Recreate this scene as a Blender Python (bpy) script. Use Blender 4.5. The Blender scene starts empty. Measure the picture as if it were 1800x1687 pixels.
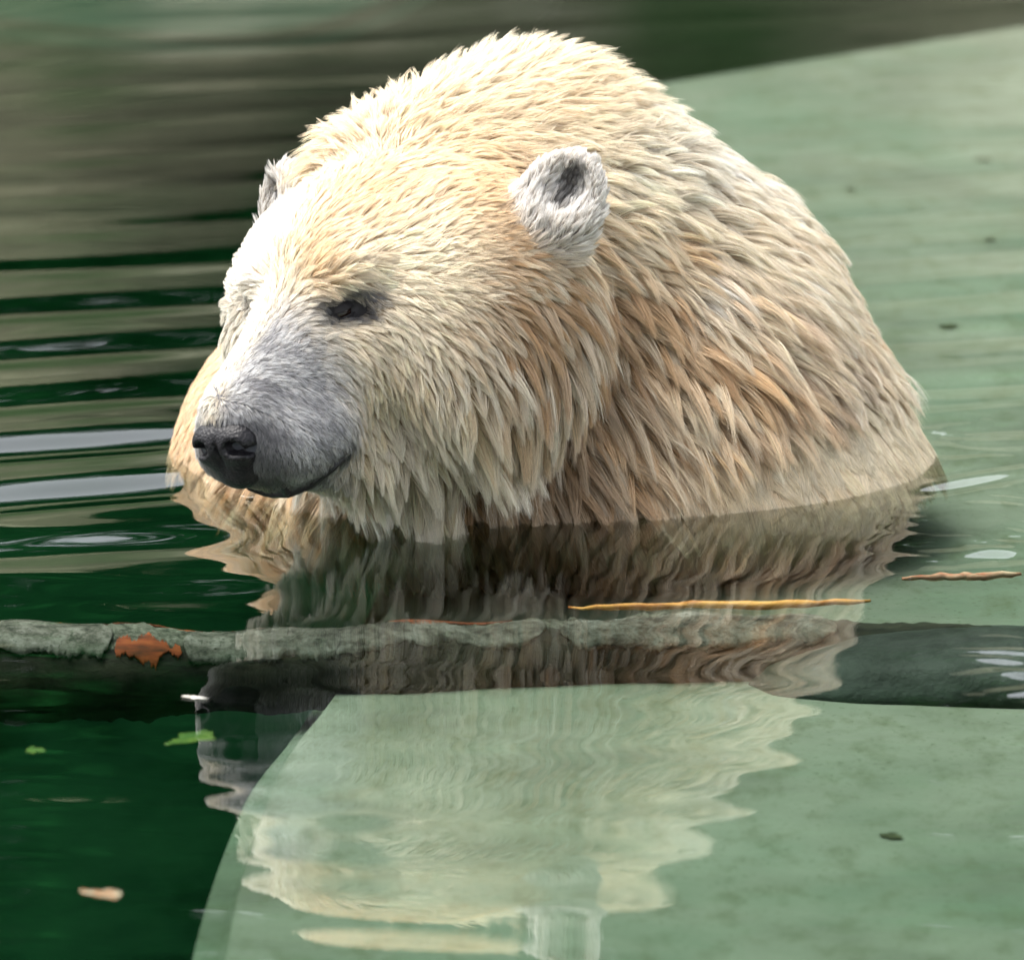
import bpy, bmesh, math, random
import numpy as np
from mathutils import Vector
from mathutils.bvhtree import BVHTree

rng = np.random.default_rng(7)
random.seed(7)
scene = bpy.context.scene
COL = scene.collection

# ------------------------------------------------------------------ camera
S = 0.00048                      # metres per photo pixel at the bear
TH = math.radians(12.0)
DIST = 8.0
CAM = np.array([0.0, -DIST * math.cos(TH), DIST * math.sin(TH)])
FPX = 1800 * DIST / (1800 * S)   # focal length in photo pixels
PITCH = TH - math.atan((893 - 843.5) / FPX)
FW = np.array([0, math.cos(PITCH), -math.sin(PITCH)])
UP = np.array([0, math.sin(PITCH), math.cos(PITCH)])

cam_data = bpy.data.cameras.new('camera')
cam = bpy.data.objects.new('camera', cam_data)
COL.objects.link(cam)
cam.location = CAM
cam.rotation_euler = (math.pi / 2 - PITCH, 0, 0)
cam_data.sensor_fit = 'HORIZONTAL'
cam_data.sensor_width = 36
cam_data.lens = 36 * FPX / 1800
cam_data.clip_start = 0.1
cam_data.clip_end = 400
cam_data.dof.use_dof = True
cam_data.dof.focus_distance = 7.86
cam_data.dof.aperture_fstop = 9.0
scene.camera = cam

# ------------------------------------------------------------------ sky and sun (soft, high, from behind left)
SUN_EL, SUN_AZ = math.radians(66), math.radians(-78)     # azimuth from +Y towards +X
world = bpy.data.worlds.new('World')
scene.world = world
world.use_nodes = True
wn = world.node_tree
bg = wn.nodes['Background']
sky = wn.nodes.new('ShaderNodeTexSky')
sky.sky_type = 'NISHITA'
sky.sun_disc = False
sky.sun_elevation = SUN_EL
sky.sun_rotation = SUN_AZ
sky.air_density = 1.0
sky.dust_density = 5.0
sky.ozone_density = 1.0
haze_ = wn.nodes.new('ShaderNodeHueSaturation')     # thin overcast: a whiter sky
haze_.inputs['Saturation'].default_value = 0.25
wn.links.new(sky.outputs[0], haze_.inputs['Color'])
wn.links.new(haze_.outputs[0], bg.inputs[0])
bg.inputs[1].default_value = 0.15
sun_data = bpy.data.lights.new('sun', 'SUN')
sun_data.energy = 0.8
sun_data.angle = math.radians(40)
sun_data.color = (1.0, 0.94, 0.84)
sun = bpy.data.objects.new('sun', sun_data)
COL.objects.link(sun)
sd = Vector((math.sin(SUN_AZ) * math.cos(SUN_EL), math.cos(SUN_AZ) * math.cos(SUN_EL), math.sin(SUN_EL)))
sun.rotation_euler = sd.to_track_quat('Z', 'Y').to_euler()
scene.view_settings.view_transform = 'Standard'
scene.view_settings.look = 'None'
scene.view_settings.gamma = 1.0
scene.view_settings.exposure = 1.88
scene.cycles.use_denoising = True
scene.cycles.max_bounces = 10
scene.cycles.diffuse_bounces = 5
scene.cycles.transparent_max_bounces = 12
scene.cycles.caustics_reflective = False
scene.cycles.caustics_refractive = False

# ------------------------------------------------------------------ helpers
def W(u, v, y):
    """photo pixel + distance plane y -> world point"""
    d = FW + np.array([1, 0, 0]) * ((u - 900) / FPX) - UP * ((v - 843.5) / FPX)
    return CAM + d * ((y - CAM[1]) / d[1])

def WZ(u, v, z=0.0):
    """photo pixel + height z -> world point"""
    d = FW + np.array([1, 0, 0]) * ((u - 900) / FPX) - UP * ((v - 843.5) / FPX)
    return CAM + d * ((z - CAM[2]) / d[2])

def proj(p):
    d = np.asarray(p) - CAM
    z = d @ FW
    return 900 + FPX * d[..., 0] / z, 843.5 - FPX * (d @ UP) / z

def tag(o, label=None, cat=None, group=None, kind=None):
    if label: o['label'] = label
    if cat: o['category'] = cat
    if group: o['group'] = group
    if kind: o['kind'] = kind
    return o

def link(name, mesh, mat=None, parent=None, smooth=True):
    o = bpy.data.objects.new(name, mesh)
    COL.objects.link(o)
    if mat: mesh.materials.append(mat)
    if parent: o.parent = parent
    if smooth and hasattr(mesh, 'polygons'):
        mesh.polygons.foreach_set('use_smooth', [True] * len(mesh.polygons))
    return o

def mesh_np(name, verts, quads):
    me = bpy.data.meshes.new(name)
    verts = np.ascontiguousarray(verts, np.float32)
    faces = np.ascontiguousarray(quads, np.int32)
    n = faces.shape[1]
    me.vertices.add(len(verts)); me.vertices.foreach_set('co', verts.ravel())
    me.loops.add(faces.size); me.loops.foreach_set('vertex_index', faces.ravel())
    me.polygons.add(len(faces))
    me.polygons.foreach_set('loop_start', np.arange(0, faces.size, n, dtype=np.int32))
    me.update(calc_edges=True)
    me.validate()
    return me

class NT:
    """short hand for node materials"""
    def __init__(self, name):
        self.m = bpy.data.materials.new(name); self.m.use_nodes = True
        self.t = self.m.node_tree; self.t.nodes.clear()
        self.out = self.n('OutputMaterial')
    def n(self, kind, **kw):
        nd = self.t.nodes.new('ShaderNode' + kind)
        for k, v in kw.items(): setattr(nd, k, v)
        return nd
    def l(self, a, b): self.t.links.new(a, b)
    def ramp(self, fac, stops, interp='LINEAR'):
        r = self.n('ValToRGB'); r.color_ramp.interpolation = interp
        e = r.color_ramp.elements
        while len(e) < len(stops): e.new(0.5)
        for el, (p, c) in zip(e, stops):
            el.position = p; el.color = (*c, 1) if len(c) == 3 else c
        self.l(fac, r.inputs[0]); return r.outputs[0]
    def noise(self, vec, scale, detail=4, rough=0.55, dist=0.0):
        n = self.n('TexNoise'); n.inputs['Scale'].default_value = scale
        n.inputs['Detail'].default_value = detail; n.inputs['Roughness'].default_value = rough
        n.inputs['Distortion'].default_value = dist
        if vec is not None: self.l(vec, n.inputs['Vector'])
        return n.outputs['Fac']
    def mapping(self, vec, scale=(1, 1, 1), rot=(0, 0, 0), loc=(0, 0, 0)):
        m = self.n('Mapping'); m.inputs['Scale'].default_value = scale
        m.inputs['Rotation'].default_value = rot; m.inputs['Location'].default_value = loc
        self.l(vec, m.inputs[0]); return m.outputs[0]
    def mix(self, fac, a, b, mode='MIX'):
        m = self.n('MixRGB', blend_type=mode)
        for i, x in zip((0, 1, 2), (fac, a, b)):
            if isinstance(x, (int, float)): m.inputs[i].default_value = x
            elif isinstance(x, tuple): m.inputs[i].default_value = (*x, 1)
            else: self.l(x, m.inputs[i])
        return m.outputs[0]
    def math(self, op, a, b=None):
        m = self.n('Math', operation=op)
        for i, x in enumerate((a, b)):
            if x is None: continue
            if isinstance(x, (int, float)): m.inputs[i].default_value = x
            else: self.l(x, m.inputs[i])
        return m.outputs[0]
    def principled(self, col, rough=0.7, bump=None, bump_d=0.002, bump_s=0.5, spec=0.3):
        p = self.n('BsdfPrincipled')
        if isinstance(col, tuple): p.inputs['Base Color'].default_value = (*col, 1)
        else: self.l(col, p.inputs['Base Color'])
        if isinstance(rough, (int, float)): p.inputs['Roughness'].default_value = rough
        else: self.l(rough, p.inputs['Roughness'])
        p.inputs['Specular IOR Level'].default_value = spec
        if bump is not None:
            b = self.n('Bump'); b.inputs['Strength'].default_value = bump_s
            b.inputs['Distance'].default_value = bump_d
            self.l(bump, b.inputs['Height']); self.l(b.outputs[0], p.inputs['Normal'])
        self.l(p.outputs[0], self.out.inputs[0]); return p

# ------------------------------------------------------------------ implicit modelling
def ell(p, c, r, R=None):
    q = p - np.asarray(c, np.float32)
    if R is not None: q = q @ np.asarray(R, np.float32).T
    q1 = q / np.asarray(r, np.float32)
    k0 = np.sqrt((q1 * q1).sum(-1)); q2 = q1 / np.asarray(r, np.float32)
    k1 = np.sqrt((q2 * q2).sum(-1)) + 1e-9
    return k0 * (k0 - 1) / k1

def cone(p, a, b, ra, rb):
    a = np.asarray(a, np.float32); b = np.asarray(b, np.float32)
    ab = b - a
    t = np.clip(((p - a) @ ab) / (ab @ ab), 0, 1)
    d = p - a - t[..., None] * ab
    return np.sqrt((d * d).sum(-1)) - (ra + (rb - ra) * t)

def smin(a, b, k):
    h = np.clip(0.5 + 0.5 * (b - a) / k, 0, 1)
    return b + (a - b) * h - k * h * (1 - h)

def smax(a, b, k): return -smin(-a, -b, k)

def surface_net(fn, lo, hi, step, block=28):
    """naive surface nets, evaluated only in blocks that can hold the surface"""
    lo = np.asarray(lo, np.float32); n = np.ceil((np.asarray(hi) - lo) / step).astype(int) + 1
    n = ((n + block - 1) // block) * block
    F = np.full(n, 1.0, np.float32)
    nb = n // block
    cc = np.stack(np.meshgrid(*[np.arange(k) for k in nb], indexing='ij'), -1).reshape(-1, 3)
    ctr = lo + (cc * block + block / 2) * step
    dc = fn(ctr.astype(np.float32))
    g = np.stack(np.meshgrid(*[np.arange(block)] * 3, indexing='ij'), -1).astype(np.float32)
    half = block * step * 0.5 * 1.74 + 3 * step
    for b, d in zip(cc, dc):
        s = tuple(slice(k * block, (k + 1) * block) for k in b)
        if abs(d) > half * 1.6: F[s] = 1.0 if d > 0 else -1.0
        else: F[s] = fn(lo + (b * block + g) * step)
    V = np.zeros(tuple(n - 1) + (3,), np.float32); cnt = np.zeros(n - 1, np.float32)
    N = n - 1
    corners = [(i, j, k) for i in (0, 1) for j in (0, 1) for k in (0, 1)]
    def sub(c): return F[c[0]:c[0] + N[0], c[1]:c[1] + N[1], c[2]:c[2] + N[2]]
    for a in corners:
        for ax in range(3):
            if a[ax]: continue
            b = list(a); b[ax] = 1
            fa, fb = sub(a), sub(b)
            m = (fa < 0) != (fb < 0)
            t = np.where(m, fa / np.where(m, fa - fb, 1), 0)
            for q in range(3):
                V[..., q] += np.where(m, a[q] + (t if q == ax else 0), 0)
            cnt += m
    act = cnt > 0
    idx = np.full(N, -1, np.int64); idx[act] = np.arange(act.sum())
    ijk = np.argwhere(act).astype(np.float32)
    verts = lo + (ijk + V[act] / cnt[act][:, None]) * step
    quads = []
    for ax in range(3):
        o1, o2 = (ax + 1) % 3, (ax + 2) % 3
        sl = [slice(1, N[q]) for q in range(3)]
        A = F[sl[0], sl[1], sl[2]]
        sl2 = list(sl); sl2[ax] = slice(2, N[ax] + 1)
        B = F[sl2[0], sl2[1], sl2[2]]
        ch = np.argwhere((A < 0) != (B < 0)) + 1
        neg = F[ch[:, 0], ch[:, 1], ch[:, 2]] < 0
        def at(d1, d2):
            c = ch.copy(); c[:, o1] -= d1; c[:, o2] -= d2
            return idx[c[:, 0], c[:, 1], c[:, 2]]
        q = np.stack([at(0, 0), at(1, 0), at(1, 1), at(0, 1)], 1)
        q[~neg] = q[~neg][:, ::-1]
        quads.append(q)
    quads = np.concatenate(quads)
    quads = quads[(quads >= 0).all(1)]
    return verts, quads
# ------------------------------------------------------------------ polar bear: pose of the head
al, pi_, ro = math.radians(35.5), math.radians(4), math.radians(8)
HO = np.array([-0.081, -0.06, 0.286])
Hf = np.array([-math.sin(al) * math.cos(pi_), -math.cos(al) * math.cos(pi_), -math.sin(pi_)])
l0 = np.array([math.cos(al), -math.sin(al), 0.0]); h0 = np.cross(Hf, l0) * -1
if h0[2] < 0: h0 = -h0
Hl = l0 * math.cos(ro) + h0 * math.sin(ro)
Hh = h0 * math.cos(ro) - l0 * math.sin(ro)
HR = np.stack([Hf, Hl, Hh]).astype(np.float32)          # rows: world -> (f, l, h)

def to_head(p): return (p - HO.astype(np.float32)) @ HR.T
def from_head(q): return HO + np.asarray(q) @ HR.astype(float)

EYE = (0.168, 0.039, -0.067)
def unit(v): v = np.asarray(v, float); return v / np.linalg.norm(v)
EAR_C = np.array([-0.008, 0.148, -0.012])
e_n = unit((0.80, 0.42, 0.25)); e_u = unit(np.array([-0.2, 0.55, 0.85]) - e_n * np.dot((-0.2, 0.55, 0.85), e_n)); e_s = np.cross(e_n, e_u)
EAR_R = np.stack([e_n, e_u, e_s])

def head_sdf(q):
    m = q.copy(); m[..., 1] = np.abs(m[..., 1])
    d = ell(q, (0.036, 0, -0.066), (0.128, 0.122, 0.098))
    d = smin(d, ell(q, (0.122, 0, -0.054), (0.066, 0.060, 0.056)), 0.042)
    d = smin(d, ell(m, (0.030, 0.080, -0.115), (0.118, 0.064, 0.102)), 0.05)          # cheeks
    d = smin(d, cone(q, (0.150, 0, -0.108), (0.262, 0, -0.146), 0.058, 0.044), 0.035)  # muzzle
    d = smin(d, cone(q, (0.150, 0, -0.064), (0.275, 0, -0.125), 0.038, 0.024), 0.025)  # bridge
    d = smin(d, ell(m, (0.232, 0.029, -0.160), (0.054, 0.033, 0.033)), 0.02)            # lips
    d = smin(d, cone(q, (0.06, 0, -0.185), (0.230, 0, -0.186), 0.056, 0.018), 0.03)     # jaw
    d = smin(d, ell(m, (0.148, 0.038, -0.037), (0.038, 0.027, 0.020)), 0.02)            # brow
    d = smax(d, -ell(m, (EYE[0] + 0.012, EYE[1] + 0.012, EYE[2]), (0.020, 0.016, 0.013)), 0.014)
    ear = ell(m, EAR_C, (0.014, 0.034, 0.033), EAR_R)
    ear = smin(ear, ell(m, EAR_C - 0.030 * e_u - 0.012 * e_n, (0.030, 0.030, 0.034), EAR_R), 0.02)
    ear = smax(ear, -ell(m, EAR_C + 0.016 * e_n + 0.004 * e_u, (0.019, 0.026, 0.024), EAR_R), 0.008)
    return smin(d, ear, 0.016)

def trunk_sdf(p):
    p = np.asarray(p, np.float32)
    w = lambda u, v, y: W(u, v, y)
    k = S
    d = ell(p, w(975, 480, 0.20), (298 * k, 430 * k, 300 * k))                             # hump
    d = smin(d, ell(p, w(1060, 920, 0.22), (620 * k, 560 * k, 430 * k)), 0.14)             # body
    d = smin(d, ell(p, w(1215, 640, 0.24), (265 * k, 420 * k, 325 * k)), 0.08)             # near shoulder
    d = smin(d, ell(p, w(480, 890, 0.24), (190 * k, 300 * k, 330 * k)), 0.08)              # far shoulder
    d = smin(d, ell(p, w(760, 860, 0.12), (320 * k, 340 * k, 290 * k)), 0.08)              # chest
    d = smin(d, cone(p, w(760, 470, -0.02), w(960, 430, 0.17), 0.105, 0.140), 0.05)        # neck
    d = smin(d, cone(p, w(690, 340, 0.02), w(920, 270, 0.16), 0.066, 0.078), 0.05)         # nape
    return d + np.clip(-p[..., 2] - 0.004, 0, 1) * 0.9

def bear_sdf(p):
    p = np.asarray(p, np.float32)
    return smin(trunk_sdf(p), head_sdf(to_head(p)), 0.022)

STEP = 0.0045
bv, bq = surface_net(bear_sdf, (-0.42, -0.50, -0.22), (0.48, 0.62, 0.42), STEP)
GUIDE_MUL, STRANDS = 1.0, 440000
NOSE_C = np.array([0.300, 0.0, -0.147])
# ------------------------------------------------------------------ polar bear: body mesh
def sstep(a, b, x): t = np.clip((x - a) / (b - a), 0, 1); return t * t * (3 - 2 * t)

def grad(fn, p, e=0.0012):
    g = np.stack([fn(p + np.eye(3, dtype=np.float32)[i] * e) - fn(p - np.eye(3, dtype=np.float32)[i] * e) for i in range(3)], -1)
    return g / (np.linalg.norm(g, axis=-1, keepdims=True) + 1e-9)

def wob(p, f, seed):
    """cheap smooth noise in -1..1"""
    r = np.random.default_rng(seed); v = 0
    for i in range(6):
        k = r.normal(size=3) * f; v = v + np.sin(p @ k + r.uniform(0, 6.28))
    return v / 6 * 1.6

def ear_mask(q):
    m = q.copy(); m[..., 1] = np.abs(m[..., 1])
    return sstep(0.060, 0.036, np.linalg.norm(m - (EAR_C - 0.006 * e_u).astype(np.float32), axis=-1))

def muzzle_mask(q): return sstep(0.152, 0.222, q[..., 0] - 0.20 * np.abs(q[..., 1]) - 0.35 * np.clip(q[..., 2] + 0.115, 0, 1) + 0.10 * np.clip(-0.13 - q[..., 2], 0, 1))

bear = bpy.data.objects.new('polar_bear', None)
COL.objects.link(bear)
bear.location = (0.03, 0.2, -0.2)
tag(bear, 'cream white polar bear with wet shaggy fur sitting chest deep in the pool', 'polar bear')
BINV = np.array([0.03, 0.2, -0.2], np.float32)           # parts are stored relative to the bear

body_me = mesh_np('body', bv - BINV, bq)
sk = NT('bear_skin')
at = sk.n('Attribute', attribute_name='skin')
sk.principled(at.outputs['Color'], 0.55, sk.noise(None, 260, 3), 0.0008, 0.4, 0.3)
q = to_head(bv)
m3 = np.abs(q) * [0, 1, 0] + q * [1, 0, 1]
col = np.zeros((len(bv), 4), np.float32); col[:] = (0.34, 0.25, 0.16, 1)
mm = muzzle_mask(q) * (np.linalg.norm(q - (0.2, 0, -0.12), axis=1) < 0.2)
col[:, :3] += mm[:, None] * (np.array([0.045, 0.047, 0.056]) - col[:, :3])
ed = np.linalg.norm((m3 - (EYE[0], EYE[1] + 0.004, EYE[2])) / (0.026, 0.026, 0.017), axis=1)
em = sstep(1.25, 0.7, ed)
col[:, :3] += em[:, None] * (np.array([0.016, 0.015, 0.016]) - col[:, :3])
eam = ear_mask(q)
col[:, :3] += (0.85 * eam)[:, None] * (np.array([0.20, 0.19, 0.19]) - col[:, :3])
ca = body_me.attributes.new('skin', 'FLOAT_COLOR', 'POINT'); ca.data.foreach_set('color', col.ravel())
body = link('body', body_me, sk.m, bear)
bvh = BVHTree.FromPolygons([Vector(x) for x in bv.tolist()], bq.tolist())

def hit(u, v):
    d = FW + np.array([1, 0, 0]) * ((u - 900) / FPX) - UP * ((v - 843.5) / FPX)
    r = bvh.ray_cast(Vector(CAM), Vector(d))
    return np.array(r[0]), np.array(r[1])

LIP_PX = [(436, 857), (470, 866), (505, 866), (545, 850), (585, 820), (617, 788)]
def head_hit(u, v):
    d = FW + np.array([1, 0, 0]) * ((u - 900) / FPX) - UP * ((v - 843.5) / FPX)
    t = np.linspace(7.2, 8.1, 1800)
    P = (CAM + d * t[:, None] / np.linalg.norm(d)).astype(np.float32)
    f = head_sdf(to_head(P)); k = np.argmax(f < 0) if (f < 0).any() else np.argmin(f)
    return to_head(P[k])
LIP = np.array([head_hit(u, v) for u, v in LIP_PX])
LT = np.stack([np.interp(np.linspace(0, 5, 26), np.arange(6), LIP[:, i]) for i in range(3)], 1)
def lip_dist(q):
    m = q.copy(); m[:, 1] = np.abs(m[:, 1]); d = np.full(len(q), 1.0)
    for c in LT: d = np.minimum(d, np.linalg.norm(m - c, axis=1))
    return d
# ------------------------------------------------------------------ polar bear: fur
tri = np.concatenate([bq[:, [0, 1, 2]], bq[:, [0, 2, 3]]])
ta, tb, tc = bv[tri[:, 0]], bv[tri[:, 1]], bv[tri[:, 2]]
tn = np.cross(tb - ta, tc - ta); tarea = np.linalg.norm(tn, axis=1) / 2
tn = tn / (2 * tarea[:, None] + 1e-12); tctr = (ta + tb + tc) / 3
tview = (tn * (CAM - tctr)).sum(1) / np.linalg.norm(CAM - tctr, axis=1)
tq = to_head(tctr)

def props(p):
    """fur zone weights and settings at points p (world)"""
    q = to_head(p); u, v = proj(p)
    wh = 1 / (1 + np.exp(-(trunk_sdf(p) - head_sdf(q)) / 0.008))           # 1 on the head
    mu = muzzle_mask(q) * wh
    ear = ear_mask(q) * wh
    aq = np.abs(q[:, 1])
    low = sstep(-0.03, -0.15, q[:, 2])
    eye = sstep(1.7, 0.9, np.linalg.norm((np.stack([q[:, 0], aq, q[:, 2]], 1) - (EYE[0] + 0.002, EYE[1] + 0.004, EYE[2] + 0.003)) / (0.028, 0.026, 0.013), axis=1)) * wh
    top = sstep(0.22, 0.33, p[:, 2]) * (1 - wh)
    farsh = sstep(-0.16, -0.22, p[:, 0]) * sstep(0.06, 0.14, p[:, 1]) * (1 - wh) * sstep(0.25, 0.17, p[:, 2])
    wet = sstep(0.045, 0.015, p[:, 2] - 0.10 * sstep(0.05, 0.3, p[:, 0]) * 0.35) * (1 - wh) * sstep(0.08, 0.2, p[:, 0])
    return dict(q=q, u=u, v=v, wh=wh, mu=mu, ear=ear, low=low, eye=eye, top=top, farsh=farsh, wet=wet, aq=aq)

def lerp(a, b, t): return a + (b - a) * t

def settings(p, z):
    head_len = lerp(0.017, 0.047, z['low'] * sstep(0.17, 0.03, z['q'][:, 0]))
    head_len = head_len + 0.028 * sstep(-0.165, -0.22, z['q'][:, 2]) * sstep(0.19, 0.12, z['q'][:, 0])
    head_len = lerp(head_len, 0.0075, z['mu']); head_len = lerp(head_len, 0.007, z['eye'])
    head_len = lerp(head_len, 0.0085, z['ear'])
    mq = np.stack([z['q'][:, 0], z['aq'], z['q'][:, 2]], 1) - EAR_C
    head_len = head_len + 0.006 * z['ear'] * sstep(0.004, -0.012, mq @ e_u) * sstep(-0.004, 0.004, mq @ e_n + 0.006)
    body_len = lerp(0.043, 0.031, z['top'])
    body_len = lerp(body_len, 0.020, z['farsh']); body_len = lerp(body_len, 0.026, z['wet'])
    L = lerp(body_len, head_len, z['wh'])
    hl = lerp(0.60, 0.97, z['low']); hl = lerp(hl, 0.15, z['mu']); hl = lerp(hl, 0.32, z['ear']); hl = lerp(hl, 0.35, z['eye'])
    bl = lerp(0.95, 0.58, z['top']); bl = lerp(bl, 0.25, np.maximum(z['farsh'], z['wet']))
    C = lerp(bl, hl, z['wh'])
    lift = lerp(lerp(0.50, 0.62, z['top']), lerp(0.26, 0.44, z['low']), z['wh'])
    lift = lerp(lift, 0.16, z['mu']); lift = lerp(lift, 0.12, np.maximum(z['farsh'], z['wet'])); lift = lerp(lift, 0.5, z['ear'])
    sp = lerp(lerp(0.0098, 0.0050, z['top']), lerp(0.0056, 0.0108, z['low'] * sstep(0.17, 0.08, z['q'][:, 0])), z['wh'])
    sp = sp * (1 + 0.35 * wob(p, 34, 41)) * (1 + 0.35 * z['wh'] * sstep(-0.13, -0.18, z['q'][:, 2]))
    L = L * (1 + 0.22 * wob(p, 28, 42))
    sp = lerp(sp, 0.0035, np.maximum(z['mu'], z['eye'])); sp = lerp(sp, 0.0042, z['ear'])
    return L, C, lift, sp

def flow(p, n, z):
    one = np.ones(len(p))[:, None]
    fh = -Hf[None] * (1 - 0.75 * z['low'])[:, None] + np.sign(z['q'][:, 1])[:, None] * Hl[None] * (0.35 * (1 - z['mu']) * sstep(0.0, 0.03, z['aq']))[:, None]
    fh = fh + np.array([0, 0, -1.0]) * (0.15 + 0.95 * z['low'] * (1 - 0.7 * z['mu']))[:, None]
    earout = (EAR_R[1] @ HR)[None] * one
    fh = lerp(fh, earout, z['ear'][:, None])
    s = sstep(0.34, 0.05, p[:, 2])
    fb = np.array([0.62, 0.42, 0.0]) * (1.1 - 0.55 * s)[:, None] + np.array([0, 0, -1.0]) * (0.25 + 0.75 * s)[:, None]
    lf = sstep(-0.02, -0.16, p[:, 0])[:, None]
    fb = lerp(fb, np.array([-0.05, 0.35, -0.8]), lf)
    F = lerp(fb, fh, z['wh'][:, None])
    w = np.stack([wob(p, 45, 11), wob(p, 45, 12), wob(p, 45, 13)], -1) * 0.20
    F = F + w
    F = F - n * (F * n).sum(1, keepdims=True)
    return F / (np.linalg.norm(F, axis=1, keepdims=True) + 1e-6)

def sample(n, wt):
    c = np.cumsum(wt); i = np.searchsorted(c, rng.random(n) * c[-1]); i = np.minimum(i, len(wt) - 1)
    a, b = rng.random((2, n)); sw = a + b > 1; a[sw], b[sw] = 1 - a[sw], 1 - b[sw]
    return (ta[i] + (tb - ta)[i] * a[:, None] + (tc - ta)[i] * b[:, None]).astype(np.float32)

def blob(z, u0, v0, ru, rv): return np.exp(-((z['u'] - u0) / ru) ** 2 - ((z['v'] - v0) / rv) ** 2)

CREAM = np.array([0.90, 0.81, 0.63]); TAN = np.array([0.80, 0.60, 0.36]); WHITE = np.array([0.88, 0.86, 0.80])
BROWN = np.array([0.46, 0.29, 0.14]); GREY = np.array([0.80, 0.79, 0.77]); BEIGE = np.array([0.76, 0.68, 0.50])

def colour(p, z, jit):
    n = len(p); c = np.tile(CREAM, (n, 1))
    def put(k, w): nonlocal c; c = c + (k - c) * np.clip(w, 0, 1)[:, None]
    near = sstep(-0.05, 0.05, -p[:, 1] + 0.16 + 0.2 * p[:, 0])
    put(WHITE, 0.35 * z['low'] * z['wh'])
    put(TAN, 0.5 * z['low'] * z['wh'] * np.clip(0.1 + 0.8 * jit + 0.5 * wob(p, 50, 7), 0, 1))
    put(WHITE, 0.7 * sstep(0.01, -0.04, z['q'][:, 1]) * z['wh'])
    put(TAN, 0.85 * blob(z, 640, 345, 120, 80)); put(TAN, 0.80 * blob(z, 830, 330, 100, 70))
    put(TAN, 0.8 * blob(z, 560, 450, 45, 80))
    body_mix = (1 - z['wh'])
    put(TAN, body_mix * (0.45 + 0.5 * wob(p, 60, 3) + jit * 0.6) * sstep(0.27, 0.20, p[:, 2]))
    put(BROWN, body_mix * np.clip(0.10 + 0.6 * wob(p, 75, 5) + jit * 0.6, 0, 0.9) * sstep(0.21, 0.12, p[:, 2]) * near)
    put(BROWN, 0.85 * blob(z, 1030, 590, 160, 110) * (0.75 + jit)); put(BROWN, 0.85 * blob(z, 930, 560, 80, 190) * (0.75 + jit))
    put(TAN, 0.5 * blob(z, 880, 400, 60, 90)); put(BROWN, 0.5 * blob(z, 895, 430, 35, 80) * (0.7 + jit)); put(BROWN * 0.8, 0.9 * blob(z, 955, 720, 85, 240) * body_mix)  # brown stain behind the cheek, painted darker for shade in the neck fold
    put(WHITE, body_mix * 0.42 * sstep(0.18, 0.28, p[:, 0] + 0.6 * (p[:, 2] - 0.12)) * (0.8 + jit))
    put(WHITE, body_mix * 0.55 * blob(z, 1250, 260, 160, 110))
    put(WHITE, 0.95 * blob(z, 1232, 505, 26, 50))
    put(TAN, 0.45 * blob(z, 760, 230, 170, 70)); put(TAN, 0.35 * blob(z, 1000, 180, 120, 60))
    put(BEIGE, 0.75 * z['wet'])
    put(np.array([0.80, 0.62, 0.42]), 0.85 * z['farsh'])
    put(GREY, 0.95 * z['ear'])
    nearm = sstep(-0.004, 0.012, z['q'][:, 1])
    put(np.array([0.52, 0.54, 0.57]), 0.9 * z['mu'] * nearm)
    put(np.array([0.74, 0.74, 0.74]), 0.8 * z['mu'] * sstep(-0.004, -0.03, z['q'][:, 1]))
    put(np.array([0.14, 0.14, 0.16]), z['mu'] * nearm * np.clip(0.30 + 0.5 * wob(p, 160, 9) + 0.4 * jit, 0, 0.75))
    put(np.array([0.07, 0.07, 0.08]), 0.75 * z['mu'] * np.exp(-(lip_dist(z['q']) / 0.020) ** 2) * np.clip(0.8 + 0.9 * jit, 0, 1))
    put(np.array([0.05, 0.05, 0.055]), 0.8 * sstep(0.055, 0.034, np.linalg.norm(z['q'] - NOSE_C - np.array([-0.01, 0.005, -0.012]), axis=1)) * sstep(0.0, 0.02, -0.135 - z['q'][:, 2] + 0.02))
    put(np.array([0.03, 0.03, 0.034]), np.exp(-(lip_dist(z['q']) / 0.0105) ** 2))
    put(np.array([0.05, 0.045, 0.045]), 0.9 * sstep(0.018, 0.008, np.linalg.norm((np.stack([z['q'][:, 0], z['aq'], z['q'][:, 2]], 1) - (EAR_C - 0.004 * e_n + 0.003 * e_u)) @ EAR_R.T * (0.6, 0.6, 1.3), axis=1)) * z['ear'])  # ear opening: shade of the hollow painted as dark fur
    put(np.array([0.10, 0.10, 0.105]), 0.9 * sstep(0.05, 0.95, z['eye']) * (0.85 + 0.5 * jit) * np.where(z['q'][:, 1] > 0, 1, 0.4))
    return np.clip(c * (1 + 0.16 * jit[:, None]), 0.02, 0.95)

hair = NT('bear_fur')
ha = hair.n('Attribute', attribute_name='tint')
hi = hair.n('HairInfo')
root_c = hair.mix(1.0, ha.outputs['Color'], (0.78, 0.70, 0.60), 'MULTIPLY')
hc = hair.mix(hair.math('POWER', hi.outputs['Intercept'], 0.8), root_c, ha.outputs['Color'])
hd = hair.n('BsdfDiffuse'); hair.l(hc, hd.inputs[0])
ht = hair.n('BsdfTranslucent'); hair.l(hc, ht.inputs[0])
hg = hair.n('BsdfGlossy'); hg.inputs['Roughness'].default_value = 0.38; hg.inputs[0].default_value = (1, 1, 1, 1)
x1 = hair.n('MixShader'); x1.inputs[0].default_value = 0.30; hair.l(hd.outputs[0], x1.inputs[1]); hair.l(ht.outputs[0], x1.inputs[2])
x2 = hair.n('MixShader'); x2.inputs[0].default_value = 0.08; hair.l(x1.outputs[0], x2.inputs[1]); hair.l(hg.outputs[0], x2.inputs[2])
hair.l(x2.outputs[0], hair.out.inputs[0])

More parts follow.
